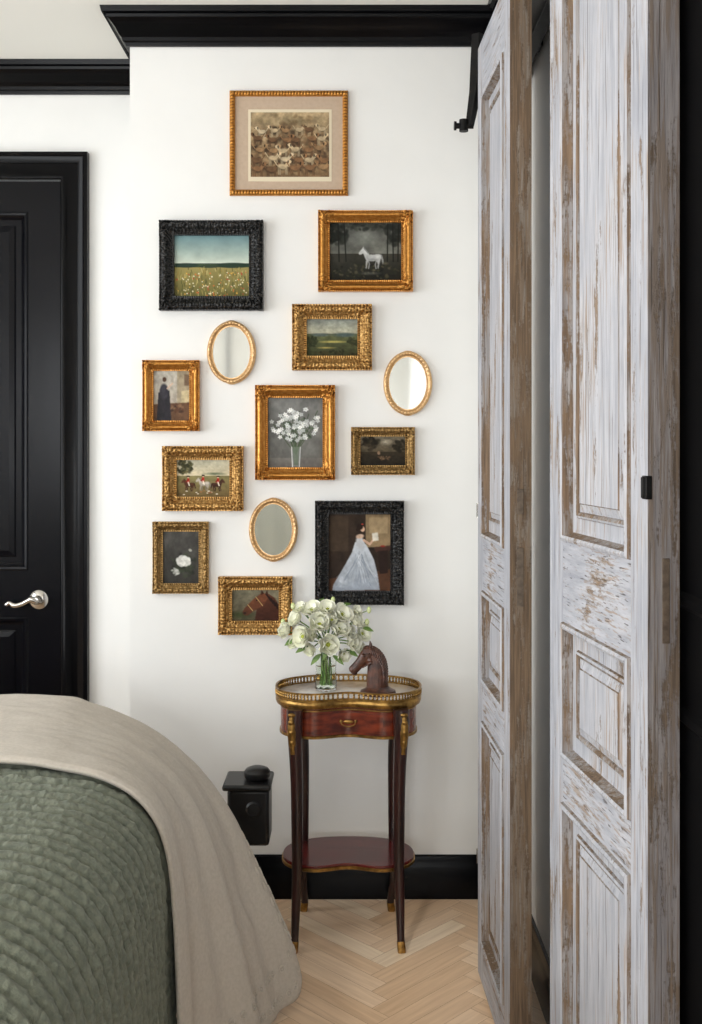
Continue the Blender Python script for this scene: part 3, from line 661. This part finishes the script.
for sx,sy,(xt,yt),(xf,yf2) in((-1,-1,(.160,.120),(.161,.148)),(1,-1,(.158,.120),(.158,.148)),(-1,1,(.150,.104),(.144,.130)),(1,1,(.150,.104),(.138,.130))):
    K=[(.715,xt,yt,.024),(.66,xt+.001,yt+.001,.0235),(.60,xt-.001,yt,.0205),(.5,xt-.005,yt-.003,.0188),(.36,xt-.006,yt-.004,.0172),(.24,xt-.006,yt-.003,.0155),(.12,xt-.003,yt+.006,.0135),(.04,xf-.002,yf2-.005,.0112),(.012,xf,yf2,.0115),(.0,xf+.001,yf2+.001,.011)]
    P=cr([(tx+sx*k[1],ty+sy*k[2],k[0],k[3]) for k in K],5)
    def seg(za,zb,ex): return [(p[:3],p[3]+ex) for p in P if za<=p[2]<=zb]
    g_=seg(-.01,.72,0); bd=B(); bd.tube([a for a,_ in g_],[r for _,r in g_],12,power=.6); lg=bd.obj('leg',M['mahogleg'],te,smooth=40)
    q=seg(-.01,.035,.0012); bd=B(); bd.tube([a for a,_ in q],[r for _,r in q],12,power=.7); bd.obj('foot_cap',M['brass'],lg)
    q=seg(.575,.712,0); nq=len(q); bd=B()
    # cast leaf mount wrapping the front corner of the knee
    bd.tube([(a[0]+sx*r*.35,a[1]+sy*r*.95,a[2]) for a,r in q],[.003+.0095*math.sin(math.pi*min(1,.10+.86*(1-i/(nq-1))))**1.2+.0012*math.sin(i*2.6) for i,(_,r) in enumerate(q)],12,flat=.55)
    p0=q[0][0]; bd.ell((p0[0]+sx*.008,p0[1]+sy*.022,.701),.012,.006,.007)
    for zz in(.62,.65,.68): 
        pp=min(q,key=lambda a:abs(a[0][2]-zz)); bd.ell((pp[0][0]+sx*pp[1]*.40,pp[0][1]+sy*pp[1]*1.12,zz),.005+.05*(zz-.6),.004,.008)
    bd.obj('leg_mount',M['brass'],lg,label='cast brass knee mount')

# ---------------------------------------------------------------- vase + flowers
vx,vy,vz=(326-CX)/318,3.30,.7385
ve=empty('glass_vase',(vx,vy,vz),'clear glass vase with water on the marble table top','vase')
bd=B(); bd.lathe((vx,vy,vz),[(0,0),(.030,0),(.033,.003),(.034,.02),(.032,.06),(.033,.10),(.036,.128),(.0345,.128),(.0315,.10),(.0305,.06),(.0325,.02),(.030,.008),(0,.008)],40); bd.obj('vase_body',M['glass'],ve)
bd=B(); bd.lathe((vx,vy,vz),[(0,.0085),(.0295,.0085),(.032,.02),(.030,.06),(.0302,.075),(0,.075)],40); bd.obj('water',M['water'],ve)
fe=empty('flower_bouquet',(vx,vy,vz+.012),'bouquet of white anemones with green stems in the vase','flowers')
def petal(bd,R,base,ang,L_,Wd,cup,open_):
    rows=[]; x_=0; z_=0; ph=random.uniform(0,6)
    for i in range(8):
        t=i/7; wd=Wd*math.sin(math.pi*min(.84,.12+.70*t**.8)); th=open_-cup*(t-.3)
        if i: x_+=L_/7*math.sin(th); z_+=L_/7*math.cos(th)
        row=[]
        for j in range(-2,3):
            w=wd*j/2; zz=z_+j*j*.07*wd+.05*L_*math.sin(5*t+j*1.3+ph)*t
            x=x_-.09*wd*j*j*t; v=Vector((x*math.cos(ang)-w*math.sin(ang),x*math.sin(ang)+w*math.cos(ang),zz))
            row.append(Vector(base)+R@v)
        rows.append(row)
    bd.grid(rows,0)
cen=Vector((vx,vy+.0,.90))
bl=[(289,631,9),(299,620,9),(312,611,10),(328,608,9),(341,613,10),(353,621,9),(361,634,9),(305,634,11),(320,623,12),(338,628,11),(350,640,10),(313,646,8),(328,641,12),(343,651,8),(356,612,6),(301,609,7),(296,641,7),(357,646,7),(332,618,8),(346,631,8),(314,634,8)]
for i,(bx_,by_,r) in enumerate(bl):
    s_=318.; X=(bx_-CX)/s_; Z=HC-(by_-HY)/s_
    dd=math.hypot(bx_-326,by_-630)/45; y=vy-.060*(1-dd)+random.uniform(-.018,.018)
    c=Vector((X,y,Z)); R=((c-cen).normalized()*1.1+Vector((0,-.75,.2))+Vector((random.uniform(-.35,.35),random.uniform(-.2,.2),random.uniform(-.3,.4)))).to_track_quat('Z','Y').to_matrix()
    rr=r/s_*1.22; bd=B(); k0=random.uniform(0,6); op=random.uniform(.95,1.35)
    for k in range(6): petal(bd,R,c,k0+k*1.047+random.uniform(-.12,.12),rr*random.uniform(.92,1.1),rr*.72,1.0,op)
    for k in range(random.choice((4,5))): petal(bd,R,c+R@Vector((0,0,.001)),k0+.5+k*1.3,rr*.80,rr*.58,.9,op-.35)
    bd.ell(c+R@Vector((0,0,rr*.16)),rr*.17,rr*.17,rr*.15,10,1,R)
    for k in range(14):
        a=k*.449; bd.ell(c+R@Vector((rr*.26*math.cos(a),rr*.26*math.sin(a),rr*.2)),rr*.04,rr*.04,rr*.04,6,1)
    bd.obj('flower',[M['petal'],M['pistil']],fe,smooth=60)
    st=B(); be=Vector((vx+random.uniform(-.012,.012),vy+random.uniform(-.012,.012),vz+.135)); bo=Vector((vx-(X-vx)*.16,vy+random.uniform(-.015,.015),vz+.014))
    st.tube(cr([bo,be,(c+be)/2+Vector((0,.008,.01)),c-R@Vector((0,0,.004))],5),.0021,7); st.obj('stem',M['leaf'],fe)
for (bx_,by_) in((369,610),(283,622),(367,622),(333,600),(293,606)):
    c=Vector(px(bx_,by_,3.29)); bd=B(); bd.ell(c,.007,.007,.011,12); bd.obj('flower_bud',M['bud'],fe)
    st=B(); st.tube(cr([Vector((vx,vy,vz+.13)),(c+Vector((vx,vy,vz+.15)))/2+Vector((0,.01,.015)),c],5),.0016,6); st.obj('stem',M['leaf'],fe)
for (lx,ly,ang,ln) in((304,647,200,.04),(318,656,230,.05),(336,657,-40,.045),(350,651,-20,.04),(326,651,250,.04),(346,604,60,.04),(322,599,110,.03),(366,628,10,.035),(292,640,200,.035)):
    c=Vector(px(lx,ly,3.27)); a=math.radians(ang); d=Vector((math.cos(a),-.1,math.sin(a)*.6)); u=Vector((-math.sin(a),-.3,math.cos(a)))
    rows=[]
    for i in range(7):
        t=i/6; w=.008*math.sin(math.pi*(.05+.93*t)); m_=c+d*ln*(t-.3)+Vector((0,0,-.012*t*t)); rows.append([m_-u*w+Vector((0,-.002,0)),m_,m_+u*w+Vector((0,-.002,0))])
    bd=B(); bd.grid(rows); bd.obj('leaf',M['leaf'],fe,smooth=60)

# ---------------------------------------------------------------- horse bust
hy=3.235
def hp(x,y): return Vector(px(x,y,hy))
he=empty('horse_head_sculpture',(hp(377,0).x,hy,.7385),'dark brown horse head sculpture on round base on the table','sculpture')
bd=B(); cxb=hp(378,0).x
bd.lathe((cxb,hy,.7385),[(0,0),(.055,0),(.056,.004),(.054,.012),(.046,.016),(.040,.019),(.034,.024),(0,.026)],40,sy=.75); bd.obj('base',M['horse'],he)
bd=B(); s_=F/hy
sp=[(378,692,11.5,8),(377.5,685,11,7.6),(377.5,678,10.6,7),(377.5,670,10.2,6.4),(377,662.5,9.4,5.8),(374.8,656,7.8,5),(371.5,651.5,5.8,4.4),(368.5,650,3.5,3.4)]
P=cr([(*hp(a,b_),c/s_,d/s_) for a,b_,c,d in sp],5)
bd.tube([p[:3] for p in P],[p[3] for p in P],20,flat=[p[4]/p[3] for p in P])
sp=[(373,650,4.2,3.8),(369.5,652.5,6.8,5),(366,656.5,7.0,5),(362,661,5.8,4.1),(358,665,5.0,3.5),(355,668.2,4.9,3.6),(352.4,670.8,4.6,3.5),(351,672.2,2.8,2.6)]
P=cr([(*hp(a,b_),c/s_,d/s_) for a,b_,c,d in sp],5)
bd.tube([p[:3] for p in P],[p[3] for p in P],20,flat=[p[4]/p[3] for p in P])
bd.ell(hp(370,660),6.0/s_,5.4/s_,5.8/s_)
bd.ell(hp(354.6,673.4),2.8/s_,2.4/s_,1.8/s_)
for sy in(-1,1):
    e0=hp(371,648)+Vector((0,sy*.010,0)); bd.tube([e0,e0+Vector((-.001,sy*.003,.009)),e0+Vector((-.003,sy*.003,.020))],[.0055,.0052,.0012],10)
    bd.ell(hp(364,655.5)+Vector((0,sy*.0145,0)),.0044,.0030,.0034)
    bd.ell(hp(363.5,653.3)+Vector((0,sy*.0130,0)),.0068,.0036,.0026)
    bd.ell(hp(352.4,669.5)+Vector((0,sy*.0102,0)),.0028,.0022,.0030)
    bd.tube([hp(371,662)+Vector((0,sy*.0150,0)),hp(362,667)+Vector((0,sy*.0115,0))],[.003,.002],8)
mp_=cr([(*hp(a,b_),) for a,b_ in((366.5,646.5),(372.5,646.5),(379,650),(384.5,657),(387,666),(387.3,676),(386.5,686))],4)
for i in range(len(mp_)):
    q=Vector(mp_[i])
    for sy in(-1,1):
        bd.tube([q+Vector((0,sy*.002,0)),q+Vector((-.007,sy*.014,-.008)),q+Vector((-.012,sy*.0185,-.020))],[.0042,.0034,.0012],8)
ho=bd.obj('horse_head',M['horse'],he)
md=ho.modifiers.new('r','REMESH'); md.mode='VOXEL'; md.voxel_size=.0010; md.use_smooth_shade=True
md=ho.modifiers.new('s','SMOOTH'); md.factor=.5; md.iterations=1

# ---------------------------------------------------------------- black stand behind bed
se=empty('black_stand',(-.36,3.2,0),'small black metal stand with rounded cap beside the bed','stand')
B().box(-.372,-.246,3.15,3.27,.300,.470).obj('body',M['stand'],se,bevel=.010)
B().box(-.386,-.240,3.135,3.285,.470,.488).obj('top',M['stand'],se,bevel=.007)
bd=B(); bd.lathe((-.286,3.20,.488),[(.030,0),(.036,.004),(.040,.012),(.040,.024),(.034,.032),(.022,.037),(0,.039)],28); bd.obj('cap',M['stand'],se)
bd=B(); bd.lathe((-.292,3.149,.415),[(0,0),(.020,0),(.024,.006),(.018,.012),(.012,.012),(0,.014)],28,axis='y'); bd.obj('rosette',M['stand'],se)
for x_ in(-.350,-.330): 
    pass
B().box(-.366,-.334,3.17,3.25,0,.300).obj('leg',M['stand'],se)

# ---------------------------------------------------------------- bed
be=empty('bed',(-1.4,1.9,0),'upholstered bed with a tall mattress under green quilt','bed')
B().box(-2.5,-.47,1.0,2.72,.05,.42).obj('bed_base',M['linen'],be,bevel=.02)
B().box(-2.5,-.50,1.0,2.72,.42,.70).obj('mattress',M['mattress'],be,bevel=.06)
for x_ in(-2.4,-.6):
    for y_ in(1.1,2.6): B().box(x_-.03,x_+.03,y_-.03,y_+.03,0,.05).obj('leg',M['black'],be)
def arc(pts,n_=400):
    P=np.array(cr(pts,14)); d=np.r_[0,np.cumsum(np.linalg.norm(np.diff(P,axis=0),axis=1))]
    t=np.linspace(0,d[-1],n_); return np.stack([np.interp(t,d,P[:,i]) for i in range(P.shape[1])],1),t
G,gt=arc([(-1.15,.786),(-1.0,.787),(-.85,.786),(-.637,.773),(-.538,.748),(-.468,.693),(-.430,.605),(-.416,.46),(-.408,.24),(-.405,.10)],480)
tan=np.gradient(G,axis=0); tan/=np.linalg.norm(tan,axis=1)[:,None]; nr=np.stack([-tan[:,1],tan[:,0]],1)
ys=np.arange(.98,2.40,.0036); rows=[]
for y in ys:
    row=[]
    for i in range(len(G)):
        u=gt[i]; wv=.007*mn.noise(Vector((u*5,y*2.5,0)))+.0036*mn.noise(Vector((u*34,y*9,2)))+.0016*mn.noise(Vector((u*80,y*20,6)))
        ph=(y+wv-.14*u)/.042; fr=abs(math.sin(math.pi*ph)); row_id=math.floor(ph)
        pk=mn.noise(Vector((u*60+y*14,row_id*3.7+y*30,3)))+.7*mn.noise(Vector((u*130,y*70,7)))
        h=.0135*fr**.6+.0030*pk*(.3+fr)+.010*mn.noise(Vector((u*3,y*3,9)))
        row.append((G[i,0]+nr[i,0]*h,y,G[i,1]+nr[i,1]*h))
    rows.append(row)
bd=B(); bd.grid(rows)
bd.grid([[(-2.5,y,.79),(-1.15-.002,y,.79)] for y in(.98,2.395)])
bd.obj('quilt',M['quilt'],None,smooth=180,origin=(-.9,1.8,.7),label='sage green puckered quilted coverlet on the bed',cat='quilt')
N1,_=arc([(-2.5,.815),(-1.2,.816),(-.78,.815),(-.637,.799),(-.528,.772),(-.446,.714),(-.402,.617),(-.386,.464),(-.378,.236),(-.374,.03)],300)
N2,_=arc([(-2.5,.82),(-1.2,.82),(-.818,.818),(-.682,.791),(-.546,.731),(-.4375,.636),(-.338,.5),(-.247,.323),(-.172,.16),(-.118,.03)],300)
rows=[]; nt_=150; nx=12
for k in range(nt_+nx):
    t=min(k/nt_,1); y=2.29+.56*t; row=[]; ex=max(0,k-nt_)
    smax=1-.06*max(0,(t-.86)/.14)**2.2
    for i in range(300):
        s1=i/299*smax; tt=t**1.1; fi=s1*299; i0=min(int(fi),298); f_=fi-i0
        n1p=N1[i0]*(1-f_)+N1[i0+1]*f_; n2p=N2[i0]*(1-f_)+N2[i0+1]*f_
        p=n1p*(1-tt)+n2p*tt
        hang=max(0,min(1,(s1-.64)/.36))
        fold=hang*.026*math.sin(t*12+2*s1)*(1-t**4)+hang*.012*math.sin(t*29+6*s1)+.014*mn.noise(Vector((t*2.6,s1*7,4)))
        wr_=mn.noise(Vector((t*6+s1*9,s1*26-t*5,8))); fold+=.007*(1-abs(wr_)*2.2)*max(0,mn.noise(Vector((t*3,s1*9,11)))+.25)
        fold+=.0022*mn.noise(Vector((t*22,s1*60,3)))
        fold*=min(1,t*4+.25)
        x=p[0]+fold*.8; z=p[1]+(fold*.5+.004)*(1-hang*.7)
        yy=y
        if k<4: z-=(4-k)*.0016; yy+=.0006*(4-k)
        if ex: 
            a=ex/(nx-1); z=z-a**1.8*.12*(1-hang*.9); yy=y+.030*math.sin(a*math.pi/2)
        row.append((x,yy,max(z,.018)))
    rows.append(row)
bd=B(); bd.grid(rows)
bl_=bd.obj('blanket',M['linen'],None,smooth=180,origin=(-.9,2.6,.7),label='folded beige linen duvet with lace hem draped over the bed',cat='blanket')
md=bl_.modifiers.new('s','SOLIDIFY'); md.thickness=.010; md.offset=0
bd=B()
def loopat(k,i):
    c=Vector(rows[k][i]); du=(Vector(rows[k][min(i+2,299)])-Vector(rows[k][max(i-2,0)])).normalized(); dk=(Vector(rows[min(k+2,nt_-1)][i])-Vector(rows[max(k-2,0)][i])).normalized()
    nn=du.cross(dk).normalized()
    if nn.x<0: nn=-nn
    c=c+nn*.006
    ring=[c+du*.008*math.cos(a)+dk*.008*math.sin(a) for a in [2*math.pi*q/10 for q in range(11)]]
    if min(q.z for q in ring)<.006: return
    bd.tube(ring,.0018,6); bd.ell(c,.0024,.0024,.0024,8)
for i in range(262,298,3): loopat(nt_-3,i)
for i in range(262,292,5): loopat(nt_-8,i)
for k in range(10,nt_-3,5): loopat(k,296)
for k in range(12,nt_-9,7): loopat(k,289)
bd.obj('lace_hem',M['lace'],bl_,label='scalloped lace hem')
# ---------------------------------------------------------------- lights
def area(name,loc,rot,sx,sy,pw,col):
    l=bpy.data.lights.new(name,'AREA'); l.shape='RECTANGLE'; l.size=sx; l.size_y=sy; l.energy=pw; l.color=col
    o=bpy.data.objects.new(name,l); o.location=loc; o.rotation_euler=rot; COL.objects.link(o); return o
area('window_light',(XL+.06,1.55,1.5),(0,math.radians(-90),0),2.0,2.6,100,(.90,.95,1))
area('window_light_rear',(-2.25,YB+.06,1.9),(math.radians(90),0,0),1.55,1.35,64,(.92,.96,1))
area('fill_light_small',(-.1,YB+.06,1.5),(math.radians(90),0,0),.78,.58,25,(.92,.96,1))  # fill light added behind the camera to brighten the gap between the doors
sl=bpy.data.lights.new('sun_patch','SPOT'); sl.energy=420; sl.spot_size=math.radians(8); sl.spot_blend=.9; sl.shadow_soft_size=.12; sl.color=(1,.97,.92)
so=bpy.data.objects.new('sun_patch',sl); so.location=(-1.6,-2.2,2.5); so.rotation_euler=(Vector((.16,2.85,0))-Vector(so.location)).to_track_quat('-Z','Y').to_euler(); COL.objects.link(so)
w=bpy.data.worlds.new('world'); sc.world=w; w.use_nodes=True; w.node_tree.nodes['Background'].inputs[0].default_value=(.8,.85,.9,1); w.node_tree.nodes['Background'].inputs[1].default_value=.4
cd=bpy.data.cameras.new('camera'); cd.sensor_fit='VERTICAL'; cd.sensor_height=36; cd.lens=36*F/1024; cd.shift_y=-65/1024; cd.clip_start=.05
co=bpy.data.objects.new('camera',cd); co.location=(0,0,HC); co.rotation_euler=(math.radians(90),0,0); COL.objects.link(co); sc.camera=co
